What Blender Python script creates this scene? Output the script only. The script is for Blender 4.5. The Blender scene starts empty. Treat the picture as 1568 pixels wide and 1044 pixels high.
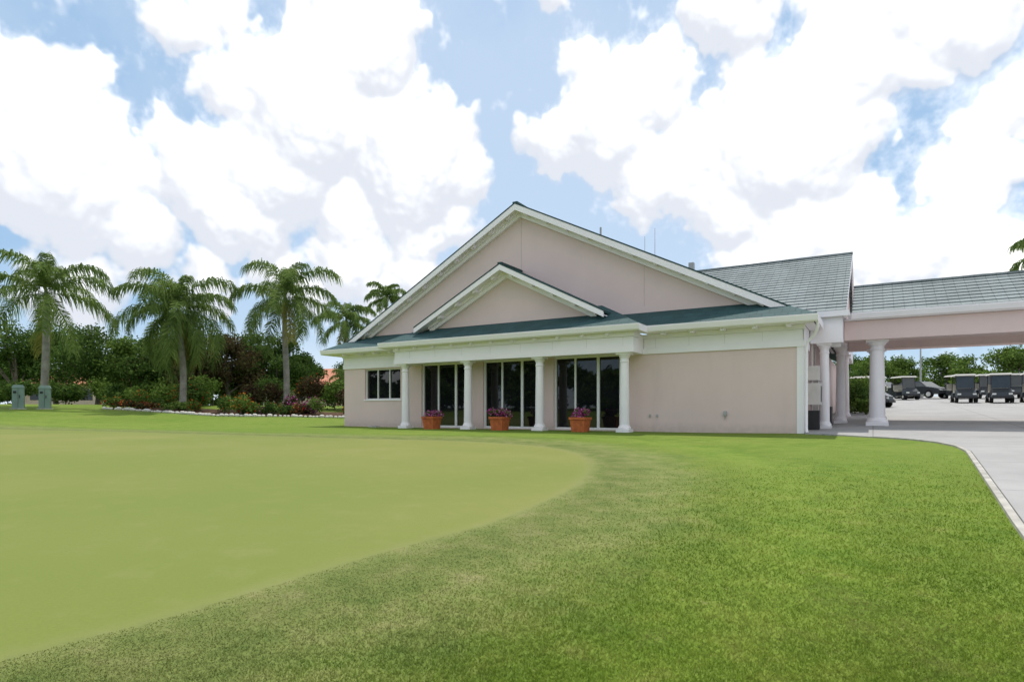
import bpy, math, random
import numpy as np
from mathutils import Vector
R=math.radians
rng=np.random.default_rng(7); random.seed(7)
scene=bpy.context.scene
coll=scene.collection

# ------------------------------------------------------------------ helpers
def build(name, parts, mats, parent=None, smooth=False, attrs=None, loc=None, rz=0.0):
    V=[];LI=[];LT=[];MI=[];off=0
    for v,f,m in parts:
        v=np.asarray(v,dtype=np.float32).reshape(-1,3); f=np.asarray(f,dtype=np.int32)
        if f.ndim==1: f=f[None,:]
        V.append(v);LI.append((f+off).ravel());LT.append(np.full(len(f),f.shape[1],np.int32));MI.append(np.full(len(f),m,np.int32));off+=len(v)
    V=np.concatenate(V);LI=np.concatenate(LI);LT=np.concatenate(LT);MI=np.concatenate(MI)
    me=bpy.data.meshes.new(name)
    me.vertices.add(len(V));me.vertices.foreach_set('co',V.ravel())
    me.loops.add(len(LI));me.loops.foreach_set('vertex_index',LI)
    me.polygons.add(len(LT));ls=np.concatenate([[0],np.cumsum(LT)[:-1]]).astype(np.int32)
    me.polygons.foreach_set('loop_start',ls)
    me.polygons.foreach_set('loop_total',LT)
    me.polygons.foreach_set('material_index',MI)
    me.polygons.foreach_set('use_smooth',np.full(len(LT),bool(smooth)))
    for m in mats: me.materials.append(m)
    if attrs:
        for k,a in attrs.items():
            at=me.attributes.new(k,'FLOAT','POINT');at.data.foreach_set('value',np.asarray(a,np.float32))
    me.update(calc_edges=True);me.validate()
    ob=bpy.data.objects.new(name,me);coll.objects.link(ob)
    if parent: ob.parent=parent
    if loc is not None: ob.location=loc
    ob.rotation_euler[2]=rz
    return ob
def empty(name,loc=(0,0,0),rz=0):
    e=bpy.data.objects.new(name,None);coll.objects.link(e);e.location=loc;e.rotation_euler[2]=rz;e.empty_display_size=.3;return e
class MB:
    def __init__(s): s.p=[]
    def hexa(s,b,t,m=0):
        v=list(b)+list(t)
        s.p.append((v,[(0,3,2,1),(4,5,6,7),(0,1,5,4),(1,2,6,5),(2,3,7,6),(3,0,4,7)],m));return s
    def box(s,x0,x1,y0,y1,z0,z1,m=0):
        return s.hexa([(x0,y0,z0),(x1,y0,z0),(x1,y1,z0),(x0,y1,z0)],[(x0,y0,z1),(x1,y0,z1),(x1,y1,z1),(x0,y1,z1)],m)
    def prismY(s,pts,y0,y1,m=0):
        n=len(pts);v=[(x,y0,z) for x,z in pts]+[(x,y1,z) for x,z in pts]
        s.p.append((v,[tuple(range(n))],m));s.p.append((v,[tuple(range(2*n-1,n-1,-1))],m))
        s.p.append((v,[(i,i+n,(i+1)%n+n,(i+1)%n) for i in range(n)],m));return s
    def prismX(s,pts,x0,x1,m=0):
        n=len(pts);v=[(x0,y,z) for y,z in pts]+[(x1,y,z) for y,z in pts]
        s.p.append((v,[tuple(range(n))],m));s.p.append((v,[tuple(range(2*n-1,n-1,-1))],m))
        s.p.append((v,[(i,i+n,(i+1)%n+n,(i+1)%n) for i in range(n)],m));return s
    def slab(s,pts,th,m=0):
        n=len(pts);v=[tuple(p) for p in pts]+[(x,y,z-th) for x,y,z in pts]
        s.p.append((v,[tuple(range(n))],m));s.p.append((v,[tuple(range(2*n-1,n-1,-1))],m))
        s.p.append((v,[(i,i+n,(i+1)%n+n,(i+1)%n) for i in range(n)],m));return s
    def lathe(s,cx,cy,prof,n=28,m=0):
        v=[];f=[]
        for r,z in prof:
            for k in range(n):
                a=2*math.pi*k/n;v.append((cx+r*math.cos(a),cy+r*math.sin(a),z))
        for i in range(len(prof)-1):
            for k in range(n):
                f.append((i*n+k,i*n+(k+1)%n,(i+1)*n+(k+1)%n,(i+1)*n+k))
        s.p.append((v,f,m));s.p.append((v,[tuple(range((len(prof)-1)*n,len(prof)*n))],m));return s
    def tube(s,path,rad,n=8,m=0):
        path=[Vector(p) for p in path];v=[];f=[]
        for i,p in enumerate(path):
            d=(path[min(i+1,len(path)-1)]-path[max(i-1,0)]).normalized()
            a=d.orthogonal().normalized() if i==0 else (a-d*a.dot(d)).normalized()
            b=d.cross(a);r=rad[i] if hasattr(rad,'__len__') else rad
            for k in range(n):
                t=2*math.pi*k/n;v.append(tuple(p+a*r*math.cos(t)+b*r*math.sin(t)))
        for i in range(len(path)-1):
            for k in range(n): f.append((i*n+k,i*n+(k+1)%n,(i+1)*n+(k+1)%n,(i+1)*n+k))
        s.p.append((v,f,m));s.p.append((v,[tuple(range(n))],m));s.p.append((v,[tuple(range(len(v)-n,len(v)))],m));return s
    def cylX(s,cx,cy,cz,r,w,n=20,m=0):
        return s.tube([(cx-w/2,cy,cz),(cx+w/2,cy,cz)],[r,r],n,m)
    def obj(s,name,mats,parent=None,smooth=False,**k): return build(name,s.p,mats,parent,smooth,**k)

def smn(a,b,x):
    t=np.clip((x-a)/(b-a),0,1);return t*t*(3-2*t)
def H(x,y):
    x=np.asarray(x,float);y=np.asarray(y,float)
    d=np.hypot(x,y);t=np.clip((d-2)/21,0,1)
    z=-.85*(1-t)**1.5
    left=1.35*smn(30,62,d)*(1-smn(-14,-4,x))
    right=.045*np.clip(y-21,0,49)*smn(-6,0,x)
    return z+left+right
def polar(bearing,dist):
    a=R(31-bearing);return (-math.sin(a)*dist, math.cos(a)*dist)

# ------------------------------------------------------------------ materials
class N:
    def __init__(s,name):
        s.m=bpy.data.materials.new(name);s.m.use_nodes=True;s.t=s.m.node_tree;s.t.nodes.clear()
        s.out=s.t.nodes.new('ShaderNodeOutputMaterial')
    def n(s,ty,**k):
        nd=s.t.nodes.new('ShaderNode'+ty)
        for a,b in k.items(): setattr(nd,a,b)
        return nd
    def l(s,a,b): s.t.links.new(a,b)
    def noise(s,vec,scale,detail=3,rough=.55,dist=0):
        nd=s.n('TexNoise');nd.inputs['Scale'].default_value=scale;nd.inputs['Detail'].default_value=detail
        nd.inputs['Roughness'].default_value=rough;nd.inputs['Distortion'].default_value=dist
        if vec is not None: s.l(vec,nd.inputs['Vector'])
        return nd.outputs['Fac']
    def math(s,op,a,b=None,clamp=False):
        nd=s.n('Math',operation=op,use_clamp=clamp)
        for i,x in enumerate((a,b)):
            if x is None: continue
            if isinstance(x,(int,float)): nd.inputs[i].default_value=x
            else: s.l(x,nd.inputs[i])
        return nd.outputs[0]
    def mix(s,f,a,b,bt='MIX'):
        nd=s.n('Mix',data_type='RGBA',blend_type=bt)
        for k,x in ((0,f),(6,a),(7,b)):
            if isinstance(x,(int,float)): nd.inputs[k].default_value=x
            elif isinstance(x,(tuple,list)): nd.inputs[k].default_value=(*x,1)[:4]
            else: s.l(x,nd.inputs[k])
        return nd.outputs[2]
    def ramp(s,f,stops):
        nd=s.n('ValToRGB');cr=nd.color_ramp
        while len(cr.elements)<len(stops): cr.elements.new(.5)
        for e,(p,c) in zip(cr.elements,stops):
            e.position=p;e.color=(c,c,c,1) if isinstance(c,(int,float)) else (*c,1)
        s.l(f,nd.inputs[0]);return nd.outputs[0]
    def sstep(s,f,a,b):
        nd=s.n('MapRange',interpolation_type='SMOOTHSTEP');s.l(f,nd.inputs[0])
        nd.inputs[1].default_value=a;nd.inputs[2].default_value=b;return nd.outputs[0]
    def bump(s,h,dist=.01,strength=.5):
        nd=s.n('Bump');nd.inputs['Distance'].default_value=dist;nd.inputs['Strength'].default_value=strength
        s.l(h,nd.inputs['Height']);return nd.outputs[0]
    def coord(s,w='Object'): return s.n('TexCoord').outputs[w]
    def bsdf(s,col,rough=.8,spec=.3,normal=None,metal=0,ior=1.45):
        b=s.n('BsdfPrincipled')
        if isinstance(col,(tuple,list)): b.inputs['Base Color'].default_value=(*col,1)[:4]
        else: s.l(col,b.inputs['Base Color'])
        if isinstance(rough,(int,float)): b.inputs['Roughness'].default_value=rough
        else: s.l(rough,b.inputs['Roughness'])
        b.inputs['Specular IOR Level'].default_value=spec;b.inputs['Metallic'].default_value=metal;b.inputs['IOR'].default_value=ior
        if normal is not None: s.l(normal,b.inputs['Normal'])
        s.l(b.outputs[0],s.out.inputs[0]);return b

def simple(name,col,rough=.6,spec=.4,var=.12,scale=3.0,bumpd=0,bscale=60,metal=0):
    n=N(name);c=n.coord()
    f=n.noise(c,scale,3)
    lo=tuple(x*(1-var) for x in col);hi=tuple(min(1,x*(1+var)) for x in col)
    cc=n.ramp(f,[(.3,lo),(.7,hi)])
    nm=n.bump(n.noise(c,bscale,2),bumpd,.6) if bumpd else None
    n.bsdf(cc,rough,spec,nm,metal);return n.m

def stucco(name,col,dirt=True):
    n=N(name);c=n.coord()
    f=n.noise(c,.7,4)
    cc=n.ramp(f,[(.25,tuple(x*.95 for x in col)),(.75,tuple(x*1.03 for x in col))])
    if dirt:
        mp=n.n('Mapping');mp.inputs['Scale'].default_value=(1.3,1.3,.25);n.l(c,mp.inputs[0])
        st=n.noise(mp.outputs[0],1.6,3,.6)
        cc=n.mix(n.math('MULTIPLY',n.sstep(st,.5,.8),.5),cc,tuple(x*.90 for x in col))
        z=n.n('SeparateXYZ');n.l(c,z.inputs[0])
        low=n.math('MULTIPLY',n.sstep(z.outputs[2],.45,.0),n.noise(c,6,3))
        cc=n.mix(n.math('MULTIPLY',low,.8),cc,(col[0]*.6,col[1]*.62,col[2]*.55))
    n.bsdf(cc,.9,.15,n.bump(n.noise(c,90,2,.7),.006,.4));return n.m
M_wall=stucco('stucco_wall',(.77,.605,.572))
M_gable=stucco('stucco_gable',(.77,.610,.578),False)
M_white=simple('white_trim',(.93,.885,.905),.5,.3,.02,1.5)
M_white2=simple('white_column',(.92,.88,.895),.6,.3,.03,2,.002,40)
M_frame=simple('window_frame',(.8,.8,.78),.4,.4,.04)
def glassmat():
    n=N('dark_glass');c=n.coord();f=n.noise(c,.9,2)
    n.bsdf(n.ramp(f,[(.3,(.005,.006,.007)),(.7,(.012,.013,.015))]),.02,.5,n.bump(n.noise(c,.8,1),.02,.06),ior=1.6);return n.m
M_glass=glassmat()
def rooftile(name,col,axis=0,row=.33,wid=.42,var=.2,bd=.02):
    n=N(name);c=n.coord();sp=n.n('SeparateXYZ');n.l(c,sp.inputs[0]);cb=n.n('CombineXYZ')
    n.l(sp.outputs[axis],cb.inputs[0]);n.l(sp.outputs[1-axis],cb.inputs[1])
    b=n.n('TexBrick');n.l(cb.outputs[0],b.inputs['Vector']);b.inputs['Scale'].default_value=1
    b.inputs['Brick Width'].default_value=wid;b.inputs['Row Height'].default_value=row;b.inputs['Mortar Size'].default_value=.012
    b.inputs['Mortar Smooth'].default_value=.4
    b.inputs['Color1'].default_value=(*[x*(1-var) for x in col],1);b.inputs['Color2'].default_value=(*[x*(1+var) for x in col],1)
    b.inputs['Mortar'].default_value=(*[x*.45 for x in col],1);b.inputs['Bias'].default_value=0
    w=n.noise(c,1.3,4);cc=n.mix(.5,b.outputs['Color'],n.ramp(w,[(.3,tuple(x*.75 for x in col)),(.7,tuple(x*1.25 for x in col))]))
    h=n.math('SUBTRACT',1.0,b.outputs['Fac'])
    n.bsdf(cc,.75,.3,n.bump(h,bd,.7));return n.m
M_roof=rooftile('green_roof_tile',(.032,.080,.082),0,.34,.4)
M_roofY=rooftile('green_roof_tile_side',(.032,.080,.082),1,.34,.4)
M_grey=rooftile('grey_roof_tile',(.225,.255,.255),0,5.0,.32,.16,.006)
M_teal=simple('roof_edge_metal',(.02,.06,.06),.5,.4)
M_pot=simple('terracotta',(.50,.14,.05),.8,.2,.2,6,.003)
M_metal=simple('grey_metal',(.42,.42,.41),.5,.5,.1,2)
M_panel=simple('panel_paint',(.62,.60,.57),.5,.4,.1,2)
M_dark=simple('dark_metal',(.03,.03,.032),.5,.4)
M_joint=simple('control_joint',(.56,.47,.44),.9,.1)
M_seam=simple('frieze_seam',(.62,.60,.60),.9,.1)  # grey of the thin strips marking the vertical frieze seams

def mow(n,at):   # concentric mowing passes around the green, fading outwards
    w=n.math('SINE',n.math('MULTIPLY',at,3.3));fade=n.sstep(at,8.0,.5);pos=n.sstep(at,0.0,.4)
    return n.math('MULTIPLY',n.math('MULTIPLY',w,.075),n.math('MULTIPLY',fade,pos))
def ground_mat():
    n=N('grass_ground');c=n.coord()
    at=n.n('Attribute',attribute_name='sd').outputs['Fac']
    rn=n.n('Attribute',attribute_name='rnd').outputs['Fac']
    n1=n.noise(c,.45,4,.6);n2=n.noise(c,2.3,5,.65);n3=n.noise(c,42,2,.7);n4=n.noise(c,.12,2);n5=n.noise(c,7,4,.75)
    rough=n.ramp(n2,[(.28,(.090,.158,.018)),(.46,(.125,.195,.024)),(.60,(.160,.222,.032)),(.75,(.205,.235,.055))])
    rough=n.mix(n.math('MULTIPLY',n.sstep(n1,.35,.7),.8),rough,(.165,.215,.036))
    rough=n.mix(n.math('MULTIPLY',n.sstep(n4,.4,.7),.5),rough,(.105,.175,.020))
    rough=n.mix(n.math('MULTIPLY',n.sstep(n5,.56,.75),.6),rough,(.25,.24,.09))
    gr=n.ramp(n1,[(.3,(.180,.205,.050)),(.7,(.215,.222,.066))])
    gr=n.mix(n.math('MULTIPLY',n.sstep(n4,.40,.62),.65),gr,(.148,.195,.040))
    gr=n.mix(n.math('MULTIPLY',n.sstep(n3,.35,.8),.30),gr,(.13,.15,.04))
    gr=n.mix(n.math('MULTIPLY',n.sstep(n2,.50,.8),.30),gr,(.25,.24,.10))
    co=n.ramp(n2,[(.3,(.105,.145,.034)),(.5,(.150,.182,.05)),(.68,(.20,.208,.075)),(.8,(.25,.24,.11))])
    wob2=n.math('ADD',at,n.math('MULTIPLY',n.math('SUBTRACT',n1,.5),2.2))
    col=n.mix(n.sstep(wob2,1.1,2.8),co,rough)
    fine=n.math('ADD',at,n.math('MULTIPLY',n.math('SUBTRACT',n5,.5),.30))
    rim=n.math('MULTIPLY',n.sstep(fine,-.25,.0),n.sstep(fine,.25,.02))
    col=n.mix(n.sstep(fine,-.07,.09),gr,col)
    col=n.mix(n.math('MULTIPLY',rim,.30),col,(.22,.22,.09))
    blade=n.ramp(n3,[(.25,.70),(.5,1.0),(.8,1.25)])
    on=n.sstep(fine,0,.3)
    col=n.mix(on,col,n.mix(1.0,col,blade,'MULTIPLY'))
    k=n.math('SUBTRACT',n.math('ADD',n.math('MULTIPLY',rn,.55),.84),mow(n,at))
    kk=n.n('CombineColor')
    for i in range(3): n.l(k,kk.inputs[i])
    col=n.mix(1.0,col,kk.outputs[0],'MULTIPLY')
    hh=n.math('MULTIPLY',n3,n.math('ADD',n.math('MULTIPLY',on,.9),.10))
    n.bsdf(col,.85,.12,n.bump(hh,.02,.6));return n.m
M_ground=ground_mat()
def blade_mat():
    n=N('grass_blades');c=n.coord()
    at=n.n('Attribute',attribute_name='sd').outputs['Fac'];rn=n.n('Attribute',attribute_name='rnd').outputs['Fac']
    n2=n.noise(c,2.3,3,.65);n5=n.noise(c,.8,3,.6);n6=n.noise(c,1.1,4,.7)
    rough=n.ramp(n2,[(.28,(.115,.19,.022)),(.46,(.16,.235,.03)),(.60,(.205,.265,.042)),(.75,(.26,.28,.07))])
    rough=n.mix(n.math('MULTIPLY',n.sstep(n5,.45,.7),.6),rough,(.24,.265,.06))
    cb=n.ramp(n2,[(.3,(.125,.165,.042)),(.5,(.18,.205,.060)),(.7,(.26,.255,.10))])
    rough=n.mix(n.math('MULTIPLY',n.sstep(n6,.50,.64),.65),rough,(.095,.165,.02))
    rough=n.mix(n.math('MULTIPLY',n.sstep(n6,.44,.30),.6),rough,(.27,.28,.09))
    wb=n.math('ADD',at,n.math('MULTIPLY',n.math('SUBTRACT',n6,.5),3.0))
    col=n.mix(n.sstep(wb,.9,2.6),cb,rough)
    k=n.math('SUBTRACT',n.math('ADD',n.math('MULTIPLY',rn,.7),.75),mow(n,at));kk=n.n('CombineColor')
    for i in range(3): n.l(k,kk.inputs[i])
    col=n.mix(1.0,col,kk.outputs[0],'MULTIPLY')
    d=n.n('BsdfDiffuse');n.l(col,d.inputs[0]);t=n.n('BsdfTranslucent');n.l(col,t.inputs[0])
    mx=n.n('MixShader');mx.inputs[0].default_value=.35;n.l(d.outputs[0],mx.inputs[1]);n.l(t.outputs[0],mx.inputs[2]);n.l(mx.outputs[0],n.out.inputs[0]);return n.m
M_blade=blade_mat()

# ------------------------------------------------------------------ terrain
gpts=[(-31.1,10.4),(-25.8,11.7),(-19.4,11.9),(-15.65,12.7),(-12.4,13.65),(-10,14.3),(-7.5,14.0),(-5.92,12.84),(-4.88,11.16),(-4.25,9.35),(-3.96,7.8),(-3.9,5.98),(-4.06,4.9),(-4.16,4.1),(-4.23,3.1),(-4.27,2.3),(-4.4,1.4),(-4.8,-3),(-8,-8),(-20,-11),(-34,-6),(-40,3),(-37,8.5)]
def catmull(p,k=8):
    o=[];n=len(p)
    for i in range(n):
        a,b,c_,d=[np.array(p[(i+j-1)%n],float) for j in range(4)]
        for s in range(k):
            t=s/k;o.append(.5*((2*b)+(c_-a)*t+(2*a-5*b+4*c_-d)*t*t+(3*b-a-3*c_+d)*t**3))
    return np.array(o)
GP=catmull(gpts,6)
def SD(x,y):
    x=np.asarray(x,float).ravel();y=np.asarray(y,float).ravel();out=np.full(x.shape,1e9);ins=np.zeros(x.shape,bool)
    for i in range(len(GP)):
        a=GP[i];b=GP[(i+1)%len(GP)];e=b-a
        t=np.clip(((x-a[0])*e[0]+(y-a[1])*e[1])/(e@e),0,1)
        d=np.hypot(x-a[0]-t*e[0],y-a[1]-t*e[1]);out=np.minimum(out,d)
        c1=(a[1]>y)!=(b[1]>y)
        xi=(b[0]-a[0])*(y-a[1])/((b[1]-a[1]) if abs(b[1]-a[1])>1e-9 else 1e-9)+a[0]
        ins^=c1&(x<xi)
    return np.where(ins,-out,out)
def axis(lo,hi,st,far):
    a=list(np.arange(lo,hi,st));s=st;x=a[-1]
    while x<far: s*=1.25;x+=s;a.append(x)
    s=st;x=lo;pre=[]
    while x>-far: s*=1.25;x-=s;pre.append(x)
    return np.array(pre[::-1]+a)
ax=axis(-50,14,.35,1500);ay=axis(-12,60,.35,1500)
GX,GY=np.meshgrid(ax,ay);gz=H(GX,GY)
nx=len(ax);ny=len(ay)
idx=np.arange(nx*ny).reshape(ny,nx)
F=np.stack([idx[:-1,:-1],idx[:-1,1:],idx[1:,1:],idx[1:,:-1]],-1).reshape(-1,4)
V=np.stack([GX.ravel(),GY.ravel(),gz.ravel()],1)
build('ground',[(V,F,0)],[M_ground],smooth=True,attrs={'sd':SD(GX,GY),'rnd':np.full(nx*ny,.28)})

dl_y=np.array([-40,0,8.4,11.6,14.5,16.6,18.0,19.2,20.1,20.8,21.3,21.8,21.9,80])
dl_x=np.array([1.0,1.1,1.39,1.56,1.72,1.84,1.78,1.5,1.05,.4,-.6,-1.9,-1.95,-1.95])
def drive_left(y): return np.interp(y,dl_y,dl_x)
def blades(Nb,zmin,zmax,hs):
    zz=1/(rng.random(Nb)*(1/zmin-1/zmax)+1/zmax)
    u=rng.uniform(-1.1,1.1,Nb)
    X=zz*(.857*u-.515);Y=zz*(.515*u+.857)
    sd=SD(X,Y);k=(sd>.03)&(X<drive_left(Y)-.1)
    X,Y,sd,zz=X[k],Y[k],sd[k],zz[k];n=len(X)
    short=smn(.0,2.6,sd)
    hgt=(.007+hs*short)*rng.uniform(.6,1.4,n)
    hgt=hgt*(1-.8*smn(8.5,13,zz))
    w=.0020*(zz/3)**.8*rng.uniform(.8,1.5,n)
    a=rng.uniform(0,2*np.pi,n);la=rng.uniform(0,2*np.pi,n);le=rng.uniform(.4,1.6,n)*hgt
    z=H(X,Y)
    p0=np.stack([X-np.cos(a)*w,Y-np.sin(a)*w,z],1);p1=np.stack([X+np.cos(a)*w,Y+np.sin(a)*w,z],1)
    p2=np.stack([X+np.cos(la)*le,Y+np.sin(la)*le,z+hgt],1)
    V=np.stack([p0,p1,p2],1).reshape(-1,3);F=np.arange(3*n).reshape(-1,3)
    r=rng.random(n)**1.5
    rn=np.stack([r*.6,r*.6,.35+r],1).ravel()
    return V,F,np.repeat(sd,3),rn
b=blades(300000,2.6,13,.017)
build('grass',[(b[0],b[1],0)],[M_blade],attrs={'sd':b[2],'rnd':b[3]})

def concrete():
    n=N('concrete');c=n.coord()
    cc=n.ramp(n.noise(c,.5,4,.6),[(.3,(.30,.295,.285)),(.7,(.38,.37,.36))])
    cc=n.mix(n.math('MULTIPLY',n.sstep(n.noise(c,2.5,5,.7),.5,.8),.35),cc,(.23,.225,.215))
    br=n.n('TexBrick');n.l(c,br.inputs['Vector']);br.inputs['Scale'].default_value=1;br.inputs['Brick Width'].default_value=4.2;br.inputs['Row Height'].default_value=3.6;br.inputs['Mortar Size'].default_value=.018;br.offset=0
    cc=n.mix(n.math('MULTIPLY',br.outputs['Fac'],.6),cc,(.15,.145,.14))
    n.bsdf(cc,.85,.2,n.bump(n.noise(c,70,2),.004,.5));return n.m
M_conc=concrete()
ys=np.concatenate([np.arange(-20,17,.5),np.arange(17,22.2,.15),np.arange(22.4,90,.8)])
rows=[]
ks=np.array([0,.02,.2,.5,1,1.8,3,4.5,7,10,14,19,25,32,40,60,80,100])
for y in ys:
    xl=drive_left(y);rows.append(np.stack([xl+ks,np.full(len(ks),y),H(xl+ks,y)+.035],1))
rows=np.array(rows);rows[:,0,2]-=.12
nr,nc=rows.shape[:2];id2=np.arange(nr*nc).reshape(nr,nc)
F2=np.stack([id2[:-1,:-1],id2[:-1,1:],id2[1:,1:],id2[1:,:-1]],-1).reshape(-1,4)
build('driveway',[(rows.reshape(-1,3),F2,0)],[M_conc])
M_kerb=simple('kerb_concrete',(.40,.38,.34),.85,.2,.25,3,.004)
yk=ys[ys<21.6];kp=[]
for y in yk:
    xl=float(drive_left(y));xs=np.array([xl-.09,xl-.08,xl+.0,xl+.01]);zz=H(xs,y)+np.array([-.1,.040,.043,-.05]);kp.append(np.stack([xs,np.full(4,y),zz],1))
kp=np.array(kp);id3=np.arange(len(yk)*4).reshape(-1,4)
F3=np.stack([id3[:-1,:-1],id3[:-1,1:],id3[1:,1:],id3[1:,:-1]],-1).reshape(-1,4)
build('driveway_kerb',[(kp.reshape(-1,3),F3,0)],[M_kerb])

# ------------------------------------------------------------------ clubhouse
club=empty('clubhouse')
YF=22.14
w=MB()
TOPW=3.64
def wallseg(x0,x1,z0=-.4,z1=TOPW): w.box(x0,x1,YF,YF+.3,z0,z1)
wallseg(-23.4,-21.95)
wallseg(-21.95,-19.6,-.4,1.36);wallseg(-21.95,-19.6,2.87,TOPW)
wallseg(-19.6,-18.3)
bays=[(-18.3,-15.4),(-14.8,-11.9),(-11.3,-8.4)]
for a,bb in bays: wallseg(a,bb,3.0,TOPW);wallseg(a,bb,-.4,.04)
wallseg(-15.4,-14.8);wallseg(-11.9,-11.3);wallseg(-8.4,-2)
w.box(-23.4,-23.1,YF+.3,45,-.4,TOPW);w.box(-2.3,-2,YF+.3,45,-.4,TOPW);w.box(-23.1,-2.3,44.7,45,-.4,TOPW)
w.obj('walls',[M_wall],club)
g=MB();fr=MB()
def window(x0,x1,z0,z1,mull,thick=.06,y=YF+.14):
    g.box(x0,x1,y+.03,y+.06,z0,z1)
    fr.box(x0,x0+thick,y-.04,y+.028,z0,z1);fr.box(x1-thick,x1,y-.04,y+.028,z0,z1)
    fr.box(x0+thick,x1-thick,y-.04,y+.028,z1-thick,z1);fr.box(x0+thick,x1-thick,y-.04,y+.028,z0,z0+thick)
    for mx,mt in mull: fr.box(mx-mt/2,mx+mt/2,y-.035,y+.026,z0+thick,z1-thick)
window(-21.95,-19.6,1.36,2.87,[(-21.17,.05),(-20.39,.05)],.05)
for a,bb in bays: window(a,bb,.04,3.0,[(a+.93,.07),(a+1.93,.11)],.08)
g.obj('window_glass',[M_glass],club);fr.obj('window_frames',[M_frame],club)
fr=MB();fr.box(-22.0,-19.55,YF-.04,YF-.003,1.30,1.36);fr.obj('window_sill',[M_white],club)
t=MB()
def frieze(x0,x1,yf,yb,zb=2.93):
    t.box(x0,x1,yf,yb,zb+.22,3.50);t.box(x0-.02,x1+.02,yf-.025,yb,zb,zb+.215);t.box(x0-.05,x1+.05,yf-.06,yb,3.505,3.655)
frieze(-23.42,-18.92,YF-.04,YF-.003);frieze(-7.44,-1.98,YF-.04,YF-.003)
frieze(-18.9,-7.46,20.95,21.55)
t.box(-18.9,-18.3,21.553,YF-.003,2.93,3.655);t.box(-8.06,-7.46,21.553,YF-.003,2.93,3.655)
t.box(-18.29,-8.07,21.56,YF-.003,3.35,3.40)
t.box(-1.997,-1.96,YF-.04,24.0,3.15,3.655);t.box(-1.997,-1.94,YF-.06,24.0,2.93,3.145)
t.box(-7.44,-7.12,21.54,22.1,3.705,3.915);t.box(-19.53,-19.2,21.54,22.1,3.705,3.915)
t.box(-24.2,-19.36,21.605,YF-.045,3.66,3.70);t.box(-7.29,-1.65,21.605,YF-.045,3.66,3.70)
t.box(-19.35,-7.3,20.7,21.6,3.66,3.70);t.box(-1.95,-1.65,YF-.04,24.0,3.66,3.70)
t.box(-24.2,-23.41,YF-.03,45,3.66,3.70)
def gutterX(x0,x1,y):
    t.prismX([(y,3.66),(y-.05,3.70),(y-.10,3.86),(y-.10,3.90),(y-.07,3.90),(y-.07,3.87),(y+.03,3.87),(y+.03,3.66)],x0,x1)
gutterX(-24.4,-19.5,21.5);gutterX(-7.15,-1.50,21.5);gutterX(-19.55,-7.10,20.6)
t.box(-7.2,-7.10,20.63,21.5,3.66,3.90);t.box(-19.55,-19.45,20.63,21.5,3.66,3.90)
t.box(-1.60,-1.50,21.53,23.9,3.66,3.90);t.box(-24.4,-24.3,21.53,45,3.66,3.90)
x=-18.6
while x<-7.6: t.box(x-.06,x+.06,20.72,20.90,3.56,3.659);x+=1.02
for x in np.arange(-6.6,-2,1.05): t.box(x-.06,x+.06,21.62,22.0,3.57,3.659)
for x in np.arange(-23.0,-19.4,1.05): t.box(x-.06,x+.06,21.62,22.0,3.57,3.659)
t.box(-2.18,-1.965,YF-.035,YF+.25,-.3,2.93)
t.obj('cornice_and_frieze',[M_white],club)
sj=MB()
for x in np.arange(-18,-7.6,1.45): sj.box(x-.004,x+.004,20.945,20.949,3.16,3.49)
for x in np.arange(-7,-2.1,1.25): sj.box(x-.004,x+.004,YF-.046,YF-.0425,3.16,3.49)
sj.obj('frieze_seams',[M_seam],club)
RX,RZ=-13.3,9.80;EL,ER=-24.3,-1.55;E0=3.92
kl=(RZ-E0)/(RX-EL);kr=(RZ-E0)/(ER-RX)
r=MB()
yr=22.38
zr=E0+.5*(yr-21.5);xr_=ER-(zr-E0)/kr;xl_=EL+(zr-E0)/kl
r.slab([(RX,yr,RZ),(RX,46,RZ),(ER,46,E0),(ER,21.5,E0),(xr_,yr,zr)],.10,1)
r.slab([(RX,yr,RZ),(xl_,yr,zr),(EL,21.5,E0),(EL,46,E0),(RX,46,RZ)],.10,1)
zw=E0+.5*(22.95-21.5);r.slab([(EL+.01,21.495,E0+.004),(ER-.01,21.495,E0+.004),(ER-(zw-E0)/kr,22.95,zw+.004),(EL+(zw-E0)/kl,22.95,zw+.004)],.10,0)
pl,pr=-19.5,-7.15;zt=E0+.5*(22.95-20.6);d=zt-E0
r.slab([(pl,20.595,E0),(pr,20.595,E0),(pr-d*2,22.95,zt),(pl+d*2,22.95,zt)],.09,0)
r.slab([(pr,20.595,E0),(pr,22.95,E0),(pr-d*2,22.95,zt)],.09,1)
r.slab([(pl,20.595,E0),(pl+d*2,22.95,zt),(pl,22.95,E0)],.09,1)
ax_,az_=-13.33,6.93;k2=.505;ys_=21.18;hw=4.62
r.slab([(ax_,ys_,az_),(ax_,22.93,az_),(ax_+hw,22.93,az_-k2*hw),(ax_+hw,ys_,az_-k2*hw)],.10,1)
r.slab([(ax_,ys_,az_),(ax_-hw,ys_,az_-k2*hw),(ax_-hw,22.93,az_-k2*hw),(ax_,22.93,az_)],.10,1)
r.box(RX-.12,RX+.12,yr-.01,46,RZ-.03,RZ+.05,2)
r.box(ax_-.1,ax_+.1,ys_-.01,22.93,az_-.03,az_+.05,2)
r.obj('green_roof',[M_roof,M_roofY,M_teal],club)
gw=MB()
gw.prismY([(EL+1.2,4.2),(ER-1.4,4.2),(ER-1.4,E0+1.4*kr-.12),(RX,RZ-.12),(EL+1.2,E0+1.2*kl-.12)],22.95,23.15)
gw.prismY([(ax_-4.0,4.3),(ax_+4.0,4.3),(ax_+4.0,az_-k2*4.0-.12),(ax_,az_-.12),(ax_-4.0,az_-k2*4.0-.12)],21.85,22.0)
gw.obj('gable_walls',[M_gable],club)
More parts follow.
